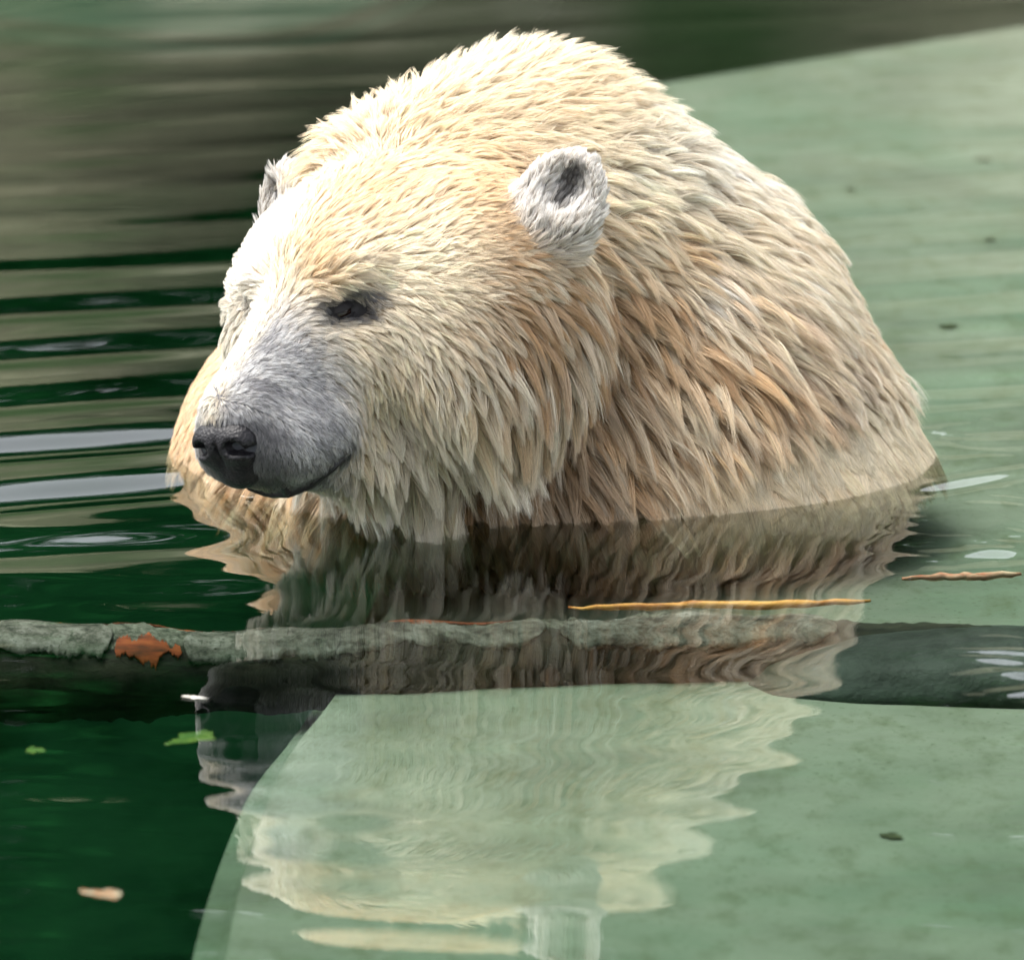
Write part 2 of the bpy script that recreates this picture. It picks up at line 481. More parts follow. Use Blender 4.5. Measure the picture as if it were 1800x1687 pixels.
# tuft guides
from mathutils.kdtree import KDTree
NP = 7
zt = props(tctr.astype(np.float32)); Lt, Ct, lt, spt = settings(tctr, zt)
vis = np.where(tview > -0.3, 1.0, 0.4) * (tctr[:, 2] > -0.05)
gw = tarea * vis / spt ** 2
NG = int(gw.sum() * GUIDE_MUL)
G0 = sample(NG, gw)
zG = props(G0); LG, CG, liftG, spG = settings(G0, zG)
nG = grad(bear_sdf, G0)
fG = flow(G0, nG, zG)
LG = LG * rng.uniform(0.62, 1.3, NG)
liftG = np.clip(liftG * rng.uniform(0.65, 1.45, NG), 0.03, 1)
side = np.cross(nG, fG)
yaw = rng.normal(0, 0.30, NG) * (1 - 0.3 * zG['wh'])
fG = fG * np.cos(yaw)[:, None] + side * np.sin(yaw)[:, None]
d0 = fG * np.cos(liftG * 1.3)[:, None] + nG * np.sin(liftG * 1.3)[:, None]
droop = lerp(lerp(0.60, 0.1, zG['top']), lerp(0.12, 0.65, zG['low']) + 1.6 * sstep(-0.15, -0.21, zG['q'][:, 2]), zG['wh']) * (1 - zG['ear']) * (1 - zG['mu'])
d1 = fG * 1.0 + np.array([0, 0, -1]) * droop[:, None] + nG * (liftG * 0.25)[:, None]
d1 = d1 / np.linalg.norm(d1, axis=1, keepdims=True)
ts = np.linspace(0, 1, NP)
path = np.zeros((NG, NP, 3))
for k in range(1, NP):
    dm = lerp(d0, d1, (ts[k] + ts[k - 1]) / 2); dm /= np.linalg.norm(dm, axis=1, keepdims=True)
    path[:, k] = path[:, k - 1] + dm * (LG / (NP - 1))[:, None]
jitG = rng.normal(0, 0.55, NG).clip(-1, 1)
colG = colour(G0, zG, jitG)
kd = KDTree(NG)
for i, p in enumerate(G0.tolist()): kd.insert(p, i)
kd.balance()

# strands
sw = tarea * vis / (Lt ** 0.75)
NS = STRANDS
R0 = sample(NS, sw)
near_i = np.array([kd.find(p)[1] for p in R0.tolist()])
CG = CG * np.clip(rng.normal(0.97, 0.07, NG), 0.6, 1.0)
loose = rng.random(NS) < lerp(0.14, 0.035, (zG['low'] * zG['wh'])[near_i])
cl = np.where(loose, 0.15, CG[near_i] * rng.uniform(0.85, 1.05, NS)).clip(0, 0.985)
ls = np.where(loose, rng.uniform(0.55, 0.9, NS), 1.04 - 0.30 * rng.random(NS) ** 2)
T = ts[None, :, None]
off = (G0[near_i] - R0)[:, None, :]
rad = rng.normal(0, 1, (NS, 1, 3)) * LG[near_i][:, None, None]
pts = R0[:, None, :] + path[near_i] * ls[:, None, None] + off * (cl[:, None, None] * (0.45 * T + 0.55 * T ** 1.6)) + rad * 0.022 * T ** 1.5
ph = rng.uniform(0, 6.28, (NS, 1, 3)); pts += np.sin(T * 5 + ph) * (0.010 * LG[near_i])[:, None, None] * T
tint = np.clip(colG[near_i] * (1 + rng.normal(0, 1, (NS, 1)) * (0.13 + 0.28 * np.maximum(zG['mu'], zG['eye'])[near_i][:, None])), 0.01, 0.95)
wid = lerp(0.00021, 0.00015, np.maximum(zG['mu'], zG['eye']))[near_i] * rng.uniform(0.75, 1.2, NS)
prof = np.clip(1.05 - ts ** 2.2, 0.12, 1)
zone = np.where(zG['ear'][near_i] > 0.5, 2, np.where(zG['mu'][near_i] > 0.5, 1, np.where(zG['wh'][near_i] > 0.5, 0, 3)))
keep = np.linalg.norm((np.stack([zG['q'][near_i][:, 0], zG['aq'][near_i], zG['q'][near_i][:, 2]], 1) - (EYE[0] + 0.006, EYE[1] + 0.008, EYE[2])) / (0.017, 0.017, 0.0085), axis=1) > 1
nose_c = np.linalg.norm((to_head(R0) - NOSE_C) / (0.024, 0.030, 0.020), axis=1) > 1
keep &= nose_c
for name, zi in (('head_fur', 0), ('muzzle_fur', 1), ('ear_fur', 2), ('coat', 3)):
    m = (zone == zi) & keep
    if zi == 2:
        sidez = [('ear_fur', m & (to_head(R0)[:, 1] > 0)), ('ear_fur', m & (to_head(R0)[:, 1] <= 0))]
    else: sidez = [(name, m)]
    for nm, mk in sidez:
        n = int(mk.sum())
        hcv = bpy.data.hair_curves.new(nm)
        hcv.add_curves([NP] * n)
        hcv.attributes['position'].data.foreach_set('vector', (pts[mk] - BINV).astype(np.float32).ravel())
        ra = hcv.attributes.get('radius') or hcv.attributes.new('radius', 'FLOAT', 'POINT')
        ra.data.foreach_set('value', (wid[mk][:, None] * prof[None]).astype(np.float32).ravel())
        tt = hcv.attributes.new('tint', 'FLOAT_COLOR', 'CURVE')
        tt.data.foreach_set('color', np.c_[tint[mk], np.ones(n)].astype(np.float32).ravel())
        o = bpy.data.objects.new(nm, hcv); COL.objects.link(o); hcv.materials.append(hair.m); o.parent = bear
        o['kind'] = 'stuff'
# ------------------------------------------------------------------ polar bear: nose, eyes, lips
def nose_sdf(p):
    q = to_head(np.asarray(p, np.float32)); m = q.copy(); m[..., 1] = np.abs(m[..., 1])
    d = ell(q, NOSE_C, (0.015, 0.027, 0.017))
    d = smin(d, ell(m, NOSE_C + (0.0, 0.015, -0.002), (0.014, 0.015, 0.017)), 0.008)
    d = smin(d, ell(q, NOSE_C + (-0.014, 0, -0.022), (0.018, 0.022, 0.020)), 0.012)
    d = smax(d, -ell(m, NOSE_C + (0.013, 0.0165, -0.003), (0.012, 0.0075, 0.006)), 0.004)
    d = smax(d, -ell(m, NOSE_C + (0.004, 0.030, -0.007), (0.010, 0.010, 0.0035)), 0.004)
    d = smax(d, -ell(q, NOSE_C + (0.016, 0, -0.020), (0.010, 0.0022, 0.024)), 0.004)
    return d
nc = from_head(NOSE_C)
nv, nq = surface_net(nose_sdf, nc - 0.06, nc + 0.06, 0.0018)
nm_ = NT('nose_leather'); oc = nm_.n('TexCoord').outputs['Object']
vor = nm_.n('TexVoronoi'); vor.inputs['Scale'].default_value = 420; nm_.l(oc, vor.inputs['Vector'])
nm_.principled((0.004, 0.0035, 0.005), 0.46, vor.outputs['Distance'], 0.0010, 0.7, 0.30)
link('nose', mesh_np('nose', nv - BINV, nq), nm_.m, bear)

lipm = NT('lip_skin'); lipm.principled((0.012, 0.011, 0.012), 0.5)
em_ = NT('eyeball'); em_.principled((0.020, 0.010, 0.007), 0.06, spec=0.6)
lid_m = NT('eyelid_skin'); lid_m.principled((0.022, 0.020, 0.021), 0.5, lid_m.noise(None, 300, 2), 0.0006, 0.5)
def tube_along(P, r):
    P = np.asarray(P); n = len(P); t = np.gradient(P, axis=0); t /= np.linalg.norm(t, axis=1, keepdims=True)
    a0 = np.cross(t, Hf); a0 /= np.linalg.norm(a0, axis=1, keepdims=True); b0 = np.cross(t, a0)
    a = np.arange(8) / 8 * 2 * math.pi; rr = r * np.sin(np.pi * np.linspace(0.06, 0.94, n)) ** 0.5
    V = (P[:, None] + rr[:, None, None] * (np.cos(a)[None, :, None] * a0[:, None] + np.sin(a)[None, :, None] * b0[:, None])).reshape(-1, 3)
    q = [(i * 8 + j, i * 8 + (j + 1) % 8, (i + 1) * 8 + (j + 1) % 8, (i + 1) * 8 + j) for i in range(n - 1) for j in range(8)]
    return V, np.array(q)
eye_hit, eye_n = hit(600, 549)
EQ = to_head(eye_hit.astype(np.float32)).astype(float); EN = eye_n @ HR.T
EN = unit((0.66, 0.75, 0.02))
for sg in (1, -1):
    mir = np.array([1, sg, 1])
    V, qd = tube_along(from_head(LT * mir), 0.0046)
    link('lip', mesh_np('lip', V - BINV, qd), lipm.m, bear)
    en = EN * mir; c = from_head(EQ * mir - en * 0.0070); ew = en @ HR
    tl_ = Hh + 0.22 * sg * np.cross(ew, Hh); up_ = unit(tl_ - ew * np.dot(tl_, ew)); sd_ = np.cross(up_, ew)
    def patch(r, e0, e1, a0, a1, n=14, m=18, bulge=0.0):
        E_, A_ = np.meshgrid(np.radians(np.linspace(e0, e1, n)), np.radians(np.linspace(a0, a1, m)), indexing='ij')
        V = c + r * (np.cos(E_) * np.cos(A_))[..., None] * ew + r * 1.18 * (np.cos(E_) * np.sin(A_))[..., None] * sd_ + r * np.sin(E_)[..., None] * up_
        I = np.arange(n * m).reshape(n, m); return V.reshape(-1, 3) - BINV, np.stack([I[:-1, :-1], I[1:, :-1], I[1:, 1:], I[:-1, 1:]], -1).reshape(-1, 4)
    V, qd = patch(0.0098, -88, 88, -178, 178, 20, 30)
    eye = link('eye', mesh_np('eye', V, qd), em_.m, bear)
    for e0, e1 in ((3, 85), (-80, -18)):
        V, qd = patch(0.0110, e0, e1, -85, 85)
        ld = link('eyelid', mesh_np('eyelid', V, qd), lid_m.m, eye)
        md = ld.modifiers.new('thickness', 'SOLIDIFY'); md.thickness = 0.0014
# ------------------------------------------------------------------ water
BC = np.array([0.02, 0.20])
def gau(x, y, u, v, ru, rv):
    c = WZ(u, v)[:2]; a = WZ(u + ru, v)[0] - c[0]; b = (WZ(u, v - rv)[1] - WZ(u, v + rv)[1]) / 2
    return np.exp(-((x - c[0]) / a) ** 2 - ((y - c[1]) / b) ** 2)

def wave(x, y):
    p3 = np.stack([x, y, x * 0], -1)
    rho = y - 0.36 * x + 0.020 * wob(p3 * np.array([1, 0.5, 1]), 5.0, 21) + 0.008 * wob(p3, 9, 20)
    # slope strength of the rings leaving the bear
    s = 0.0035 + 0.115 * gau(x, y, 100, 690, 460, 230) + 0.020 * gau(x, y, 160, 960, 330, 110) + 0.004 * gau(x, y, 200, 180, 600, 190)
    s += 0.10 * gau(x, y, 1730, 610, 230, 120) + 0.012 * gau(x, y, 1450, 330, 600, 200)
    s *= np.clip(0.75 + 0.5 * wob(p3 * np.array([1, 0.6, 1]), 7, 22), 0.1, 1.5)
    lam = 0.215
    k = 2 * math.pi / lam
    h = s / k * (np.sin(k * rho) + 0.30 * np.sin(2 * k * rho + 1.0 + 0.8 * wob(p3, 5, 23)))
    # weak long-crested ripples that wobble the mirror image in front
    f = 0.0050 + 0.0015 * gau(x, y, 900, 1550, 900, 260) + 0.006 * gau(x, y, 300, 1050, 500, 120)
    y2 = y + 0.05 * wob(p3, 4.0, 24) + 0.03 * x
    f = f * sstep(1.3, 0.3, y) * (1 - 0.35 * gau(x, y, 60, 1600, 330, 420))
    h += f / 44 * np.sin(44 * y2 + 1.3) + 0.8 * f / 71 * np.sin(71 * (y2 + 0.12 * x) + 0.4) + 0.3 * f / 17 * np.sin(17 * (y + 0.04 * wob(p3, 3, 25)))
    h += 0.0035 * sstep(1.0, 0.2, y) / 70 * np.sin(70 * (y + 0.25 * x + 0.02 * wob(p3, 9, 26)))
    h += 0.0022 * sstep(1.2, 0.4, y) / 110 * np.sin(110 * (y - 0.2 * x + 0.02 * wob(p3, 12, 27))) * np.clip(wob(p3, 5, 28), 0, 1)
    h += 0.018 * 0.15 * np.logaddexp(0, (-0.80 - y) / 0.15)
    # choppy water beside the right flank
    c = 1.25 * gau(x, y, 1700, 870, 120, 120) + 0.9 * gau(x, y, 1780, 1170, 90, 50)
    h += c * (0.16 / 85 * np.sin(85 * (y - 0.45 * x + 0.030 * wob(p3, 26, 31))) * np.clip(0.5 + wob(p3, 18, 34), 0, 1.4) + 0.12 / 150 * np.sin(150 * (y + 0.25 * x + 0.025 * wob(p3, 40, 32))) * np.clip(0.4 + wob(p3, 25, 33), 0, 1.3))
    # a small meniscus ring where a drop fell, left of the muzzle image
    return h

def axis(fine0, fine1, step, far0, far1):
    a = [fine0]; st = step
    while a[-1] > far0: st *= 1.18; a.append(a[-1] - st)
    b = [fine1]; st = step
    while b[-1] < far1: st *= 1.18; b.append(b[-1] + st)
    return np.array(a[:0:-1] + list(np.arange(fine0, fine1, step)) + b)

gx = axis(-0.62, 0.62, 0.0075, -14, 14); gy = axis(-2.3, 3.4, 0.0055, -7.2, 11.0)
X, Y = np.meshgrid(gx, gy, indexing='ij')
fade = sstep(3.0, 1.0, np.abs(X)) * sstep(5.0, 3.4, Y) * sstep(-4.0, -2.3, Y)
Z = wave(X, Y) * fade
nx, ny = X.shape
ii = np.arange(nx * ny).reshape(nx, ny)
wq = np.stack([ii[:-1, :-1], ii[1:, :-1], ii[1:, 1:], ii[:-1, 1:]], -1).reshape(-1, 4)
wat = NT('pool_water')
fr = wat.n('Fresnel'); fr.inputs['IOR'].default_value = 1.33
tr = wat.n('BsdfTransparent'); tr.inputs[0].default_value = (0.97, 0.99, 0.97, 1)
gl = wat.n('BsdfGlossy'); gl.inputs['Roughness'].default_value = 0.0; gl.inputs[0].default_value = (1, 1, 1, 1)
mx = wat.n('MixShader'); wat.l(fr.outputs[0], mx.inputs[0]); wat.l(tr.outputs[0], mx.inputs[1]); wat.l(gl.outputs[0], mx.inputs[2])
wat.l(mx.outputs[0], wat.out.inputs[0])
va = wat.n('VolumeAbsorption'); va.inputs['Color'].default_value = (0.43, 0.62, 0.52, 1); va.inputs['Density'].default_value = 5.0
wat.l(va.outputs[0], wat.out.inputs['Volume'])
x0, x1, y0, y1 = gx[0], gx[-1], gy[0], gy[-1]
box = np.array([[x, y, z] for z in (0, -0.95) for x, y in ((x0, y0), (x1, y0), (x1, y1), (x0, y1))])
nb = nx * ny
sides = np.array([[0, 4, 5, 1], [1, 5, 6, 2], [2, 6, 7, 3], [3, 7, 4, 0], [4, 7, 6, 5]]) + nb
water = link('water', mesh_np('water', np.concatenate([np.stack([X, Y, Z], -1).reshape(-1, 3), box]), np.concatenate([wq, sides])), wat.m)
tag(water, 'calm green pool water with rings spreading from the bear', 'water', kind='structure')

# ------------------------------------------------------------------ pool floor and sunken ledges
def coords(nt): return nt.n('TexCoord').outputs['Object']

fm = NT('pool_floor'); oc = coords(fm)
n1 = fm.noise(fm.mapping(oc, (1, 0.5, 1)), 5.0, 5)
fm.principled(fm.ramp(n1, [(0.32, (0.05, 0.08, 0.06)), (0.5, (0.24, 0.30, 0.28)), (0.7, (0.40, 0.46, 0.42))]), 0.9)
floor = link('pool_floor', mesh_np('pool_floor', np.array([[-14, -7.2, -0.34], [14, -7.2, -0.34], [14, 11, -0.34], [-14, 11, -0.34]]), np.array([[0, 1, 2, 3]])), fm.m, smooth=False)
tag(floor, 'deep dark green pool floor', 'floor', kind='structure')

lm = NT('ledge_concrete'); oc = coords(lm)
n1 = lm.noise(oc, 5.0, 6, 0.6); n2 = lm.noise(lm.mapping(oc, (1, 0.5, 1)), 34.0, 5, 0.65); n3 = lm.noise(oc, 2.6, 4, 0.6, 0.6)
c = lm.ramp(n1, [(0.28, (0.23, 0.20, 0.175)), (0.50, (0.36, 0.315, 0.28)), (0.72, (0.47, 0.405, 0.37))])
c = lm.mix(lm.ramp(n3, [(0.42, (0, 0, 0)), (0.66, (0.8, 0.8, 0.8))]), c, (0.26, 0.285, 0.23))
c = lm.mix(lm.ramp(n2, [(0.50, (0, 0, 0)), (0.74, (0.75, 0.75, 0.75))]), c, (0.20, 0.18, 0.12))
c = lm.mix(lm.ramp(lm.noise(oc, 170, 3, 0.6), [(0.60, (0, 0, 0)), (0.70, (0.6, 0.6, 0.6))]), c, (0.16, 0.15, 0.10))
lm.principled(c, 0.9, n2, 0.004, 0.3)

def slab(name, poly, z, thick, mat, bev=0.03):
    bm = bmesh.new()
    vs = [bm.verts.new((p[0], p[1], z)) for p in poly]
    f = bm.faces.new(vs)
    if f.normal.z < 0: f.normal_flip()
    r = bmesh.ops.extrude_face_region(bm, geom=[f])
    for v in r['geom']:
        if isinstance(v, bmesh.types.BMVert): v.co.z = z - thick
    bmesh.ops.recalc_face_normals(bm, faces=bm.faces)
    e = [e for e in bm.edges if all(abs(v.co.z - z) < 1e-6 for v in e.verts)]
    bmesh.ops.bevel(bm, geom=e, offset=bev, segments=3, affect='EDGES')
    bmesh.ops.triangulate(bm, faces=[f for f in bm.faces if len(f.verts) > 4])
    me = bpy.data.meshes.new(name); bm.to_mesh(me); bm.free()
    return link(name, me, mat, smooth=False)

def smooth_poly(pts, it=3, closed=False):
    p = np.array(pts, float)
    for _ in range(it):
        a, b = p[:-1], p[1:]
        p = np.concatenate([p[:1], np.stack([a * .75 + b * .25, a * .25 + b * .75], 1).reshape(-1, 2), p[-1:]])
    return p

LZ, LS = -0.074, 0.012                                   # the ledge rises slowly away from the camera
def WL(u, v):
    z = LZ
    for _ in range(8):
        p = WZ(u, v, z); z = LZ + LS * p[1]
    return p
edge = smooth_poly([WL(u, v)[:2] for u, v in [(285, 1850), (325, 1687), (340, 1600), (375, 1480), (418, 1370), (450, 1310), (520, 1230), (640, 1050), (780, 700), (850, 400), (900, 176), (1000, 162), (1110, 145), (1250, 122), (1400, 98), (1800, 36), (2200, -20)]])
poly = [(p[0], p[1]) for p in edge] + [(9.0, 6.0), (9.0, -6.5), (-0.20, -6.5)]
ledge = slab('submerged_ledge', poly, LZ, 0.30, lm.m)
for v_ in ledge.data.vertices: v_.co.z += LS * v_.co.y
tag(ledge, 'pale grey green concrete ledge just under the water around the bear', 'ledge', kind='structure')
l2 = NT('deep_ledge'); oc = coords(l2)
l2.principled(l2.ramp(l2.noise(oc, 3, 4), [(0.3, (0.14, 0.20, 0.26)), (0.7, (0.24, 0.30, 0.37))]), 0.9)
Z2 = -0.16
e2 = smooth_poly([WZ(u, v, Z2)[:2] for u, v in [(-700, 0), (-200, 22), (0, 38), (200, 58), (400, 68), (560, 52), (680, 12), (760, -30)]])
ledge2 = slab('submerged_ledge', [(p[0], p[1]) for p in e2] + [(0.6, 8.0), (-3.0, 8.0)], Z2, 0.25, l2.m, 0.02)
tag(ledge2, 'deep teal ledge in the dark water behind the bear', 'ledge', kind='structure')

# ------------------------------------------------------------------ sunken log
def tube(pts, radii, seg=12, noise=0.0, seed=1, flat=1.0):
    """closed tapered tube along pts"""
    pts = np.asarray(pts, float); n = len(pts); r = np.random.default_rng(seed)
    tg = np.gradient(pts, axis=0); tg /= np.linalg.norm(tg, axis=1, keepdims=True)
    up0 = np.array([0, 0, 1.0]); s = np.cross(tg, up0); s /= np.linalg.norm(s, axis=1, keepdims=True); u = np.cross(s, tg)
    a = np.arange(seg) / seg * 2 * math.pi
    nz = r.normal(0, noise, (n, seg)); 
    for _ in range(2): nz = (nz + np.roll(nz, 1, 1) + np.roll(nz, 1, 0)) / 2.2
    R = np.asarray(radii)[:, None] * (1 + nz)
    V = pts[:, None] + R[..., None] * (np.cos(a)[None, :, None] * s[:, None] + flat * np.sin(a)[None, :, None] * u[:, None])
    V = V.reshape(-1, 3); q = []
    for i in range(n - 1):
        for j in range(seg):
            k = (j + 1) % seg
            q.append((i * seg + j, (i + 1) * seg + j, (i + 1) * seg + k, i * seg + k))
    V = np.concatenate([V, pts[:1], pts[-1:]]); c0, c1 = n * seg, n * seg + 1
    for j in range(seg):
        k = (j + 1) % seg
        q.append((c0, j, k, k)); q.append((c1, (n - 1) * seg + k, (n - 1) * seg + j, (n - 1) * seg + j))
    bm = bmesh.new(); bvs = [bm.verts.new(v) for v in V]
    for f in q:
        f = list(dict.fromkeys(f)); bm.faces.new([bvs[i] for i in f])
    bmesh.ops.recalc_face_normals(bm, faces=bm.faces)
    me = bpy.data.meshes.new('tube'); bm.to_mesh(me); bm.free(); return me

log = bpy.data.objects.new('sunken_log', None); COL.objects.link(log)
tag(log, 'dark sunken log with pale peeling bark lying just under the surface', 'log')
us = np.linspace(-140, 1960, 220)
vs_ = 1182 - 0.018 * us + 6 * np.sin(us / 260)
LG_Z = -0.064
ctr_log = np.array([WZ(u, v, LG_Z) for u, v in zip(us, vs_)])
rad_log = 0.036 * (1 + 0.06 * np.sin(us / 90) + 0.05 * np.sin(us / 37 + 1) + 0.05 * np.sin(us / 210 + 2)) * np.interp(us, [-140, 1300, 1960], [1.05, 0.9, 0.62])
bk = NT('wet_bark'); oc = coords(bk)
n1 = bk.noise(bk.mapping(oc, (1, 5, 5)), 9, 6, 0.65); n2 = bk.noise(oc, 40, 4)
dk = bk.ramp(n1, [(0.35, (0.012, 0.010, 0.008)), (0.6, (0.045, 0.040, 0.026)), (0.8, (0.09, 0.085, 0.05))])
sx_ = bk.n('SeparateXYZ'); bk.l(oc, sx_.inputs[0])
n3 = bk.noise(bk.mapping(oc, (1, 1.8, 1.8)), 30, 8, 0.78)
fadeX = bk.ramp(bk.math('ADD', bk.math('MULTIPLY', sx_.outputs['X'], 1.0), 0.5), [(0.72, (0, 0, 0)), (0.84, (0.5, 0.5, 0.5))])
n4 = bk.noise(bk.mapping(oc, (1, 1.5, 1.5)), 7, 3)
up_m = bk.math('ADD', bk.math('MULTIPLY', bk.math('ADD', sx_.outputs['Z'], 0.064), 14.0), bk.math('MULTIPLY', bk.math('ADD', n3, n4), 0.55))
up_m = bk.math('SUBTRACT', up_m, fadeX)
crust = bk.ramp(bk.noise(oc, 120, 7, 0.78), [(0.38, (0.02, 0.022, 0.016)), (0.48, (0.10, 0.105, 0.08)), (0.58, (0.19, 0.19, 0.155)), (0.72, (0.36, 0.36, 0.32))])
bk.principled(bk.mix(bk.ramp(up_m, [(0.93, (0, 0, 0)), (0.97, (1, 1, 1))]), dk, crust), 0.8, n3, 0.006, 0.8)
link('trunk', tube(ctr_log, rad_log, 30, 0.035, 4), bk.m, log)

pb = NT('pale_bark'); oc = coords(pb)
n1 = pb.noise(pb.mapping(oc, (1, 1.6, 1.6)), 34, 7, 0.75); n2 = pb.noise(oc, 210, 4, 0.7)
c = pb.ramp(n1, [(0.40, (0.02, 0.02, 0.016)), (0.47, (0.09, 0.085, 0.07)), (0.57, (0.18, 0.17, 0.15)), (0.72, (0.33, 0.32, 0.30))])
c = pb.mix(pb.ramp(n2, [(0.54, (0, 0, 0)), (0.64, (0.85, 0.85, 0.85))]), c, (0.05, 0.05, 0.04))
pb.principled(c, 0.85, n2, 0.002, 0.6)
ob = NT('orange_inner_bark'); oc = coords(ob)
ob.principled(ob.ramp(ob.noise(ob.mapping(oc, (1, 4, 4)), 22, 5), [(0.38, (0.05, 0.015, 0.006)), (0.52, (0.26, 0.05, 0.012)), (0.75, (0.48, 0.13, 0.03))]), 0.75)

def bark_patch(u0, u1, a0, a1, mat, lift=1.03, seed=0, name='bark_sheet'):
    """a curved sheet of bark on the log between pixels u0..u1 and angles a0..a1 (degrees, 0 = towards the camera, 90 = top)"""
    r = np.random.default_rng(seed); n, m = 90, 8
    uu = np.linspace(u0, u1, n); V = []
    e0 = np.cumsum(r.normal(0, 2.2, n)) + r.normal(0, 1.2, n); e1 = np.cumsum(r.normal(0, 2.2, n)) + r.normal(0, 1.2, n); e0 -= np.linspace(e0[0], e0[-1], n); e1 -= np.linspace(e1[0], e1[-1], n)
    taper = np.clip(np.minimum(np.arange(n), n - 1 - np.arange(n)) / 6, 0.05, 1) ** 0.6
    for i, u in enumerate(uu):
        c = np.array([np.interp(u, us, ctr_log[:, k]) for k in range(3)]); R = np.interp(u, us, rad_log) * lift
        mid = (a0 + a1) / 2; h = (a1 - a0) / 2 * taper[i]
        for a in np.linspace(mid - h + e0[i], mid + h + e1[i], m):
            a = math.radians(a); V.append(c + R * np.array([0, -math.cos(a), math.sin(a)]))
    V = np.array(V); I = np.arange(n * m).reshape(n, m)
    q = np.stack([I[:-1, :-1], I[1:, :-1], I[1:, 1:], I[:-1, 1:]], -1).reshape(-1, 4)
    o = link(name, mesh_np(name, V, q), mat, log)
    md = o.modifiers.new('thickness', 'SOLIDIFY'); md.thickness = 0.0022
    return o
bark_patch(-120, 200, 35, 95, pb.m, 1.05, 1)
bark_patch(325, 600, 28, 92, pb.m, 1.05, 2)
bark_patch(560, 960, 40, 98, pb.m, 1.04, 3)
bark_patch(985, 1470, 26, 92, pb.m, 1.06, 4)
bark_patch(205, 322, 30, 52, ob.m, 1.035, 5, 'inner_bark')
bark_patch(90, 480, 100, 118, ob.m, 1.05, 6, 'inner_bark')
bark_patch(630, 900, 100, 112, ob.m, 1.04, 7, 'inner_bark')

def twig(name, px, z, r, mat, label, seed, cat='twig'):
    p = np.array([WZ(u, v, z) for u, v in px]); t = np.linspace(0, 1, 26); d = np.linspace(0, 1, len(p))
    P = np.stack([np.interp(t, d, p[:, i]) for i in range(3)], 1)
    P[:, 1] += np.random.default_rng(seed).normal(0, 0.0016, 26)
    o = link(name, tube(P, r * np.sin(np.pi * np.clip(t, 0.03, 0.97)) ** 0.4, 8, 0.22, seed), mat)
    return tag(o, label, cat)
yb = NT('yellow_wood'); oc = coords(yb)
yb.principled(yb.ramp(yb.noise(yb.mapping(oc, (1, 6, 6)), 14, 4), [(0.35, (0.30, 0.10, 0.02)), (0.55, (0.62, 0.33, 0.08)), (0.8, (0.72, 0.50, 0.20))]), 0.7)
pk = NT('pink_wood'); oc = coords(pk)
pk.principled(pk.ramp(pk.noise(pk.mapping(oc, (1, 6, 6)), 18, 4), [(0.35, (0.36, 0.10, 0.05)), (0.6, (0.50, 0.36, 0.24)), (0.8, (0.46, 0.42, 0.30))]), 0.8)
twig('splintered_stick', [(1000, 1069), (1200, 1064), (1400, 1061), (1530, 1056)], -0.012, 0.0032, yb.m, 'thin yellow orange stick lying along the pale bark of the sunken log', 3, 'stick')
twig('drifting_stick', [(1585, 1016), (1690, 1014), (1795, 1009)], -0.014, 0.0034, pk.m, 'short reddish stick in the water beside the bear', 5, 'stick')

# dark rock at the end of the log
rk = NT('wet_rock'); oc = coords(rk)
n1 = rk.noise(oc, 14, 6, 0.65)
rk.principled(rk.ramp(n1, [(0.35, (0.012, 0.014, 0.012)), (0.6, (0.05, 0.055, 0.05)), (0.8, (0.10, 0.11, 0.09))]), 0.6, n1, 0.01, 0.7)
def rock(name, u, v, z, r, seed, label, mat, par=None):
    bm = bmesh.new(); bmesh.ops.create_icosphere(bm, subdivisions=4, radius=1)
    co = np.array([w.co for w in bm.verts]); d = 1 + 0.16 * wob(co, 2.2, seed) + 0.08 * wob(co, 5, seed + 1) + 0.03 * wob(co, 13, seed + 2)
    c = WZ(u, v, z) if isinstance(u, (int, float)) else np.array(u)
    for w, k in zip(bm.verts, d): w.co = Vector(np.array(w.co) * k * r)
    me = bpy.data.meshes.new(name); bm.to_mesh(me); bm.free()
    o = link(name, me, mat); o.location = c; return tag(o, label, 'rock')
rock('sunken_rock', 1745, 1195, -0.075, np.array([0.17, 0.085, 0.035]), 44, 'dark wet rock under the water beside the end of the log', rk.m)

# ------------------------------------------------------------------ floating bits
def leaf(name, u, v, z, ln, wd, rot, mat, label, cat='leaf', curl=0.3):
    n, m = 15, 5; V = []
    for i in range(n):
        t = i / (n - 1); w = wd * math.sin(math.pi * (0.06 + 0.88 * t)) ** 0.8 * (1 + 0.35 * math.sin(7 * t + u) + 0.2 * math.sin(17 * t + v))
        for j in range(m):
            s = (j / (m - 1) - 0.5) * 2
            V.append(((t - 0.5) * ln, s * w / 2 + 0.2 * wd * math.sin(3 * t + u), 0.3 * curl * ln * ((t - 0.5) ** 2) + 0.05 * wd * s * s))
    I = np.arange(n * m).reshape(n, m); q = np.stack([I[:-1, :-1], I[1:, :-1], I[1:, 1:], I[:-1, 1:]], -1).reshape(-1, 4)
    o = link(name, mesh_np(name, np.array(V), q), mat); o.location = WZ(u, v, z); o.rotation_euler = (0, 0, math.radians(rot))
    md = o.modifiers.new('thickness', 'SOLIDIFY'); md.thickness = 0.0004
    return tag(o, label, cat)
def plain(name, c1, c2, sc=40):
    t = NT(name); t.principled(t.ramp(t.noise(coords(t), sc, 4), [(0.4, c1), (0.6, c2)]), 0.6); return t.m
m_curl = plain('faded_leaf', (0.30, 0.09, 0.02), (0.36, 0.30, 0.22), 120)
m_petal = plain('white_petal', (0.45, 0.42, 0.36), (0.55, 0.53, 0.48))
m_green = plain('green_leaf', (0.03, 0.09, 0.008), (0.07, 0.13, 0.012))
m_dark = plain('sodden_leaf', (0.09, 0.08, 0.05), (0.14, 0.12, 0.07))
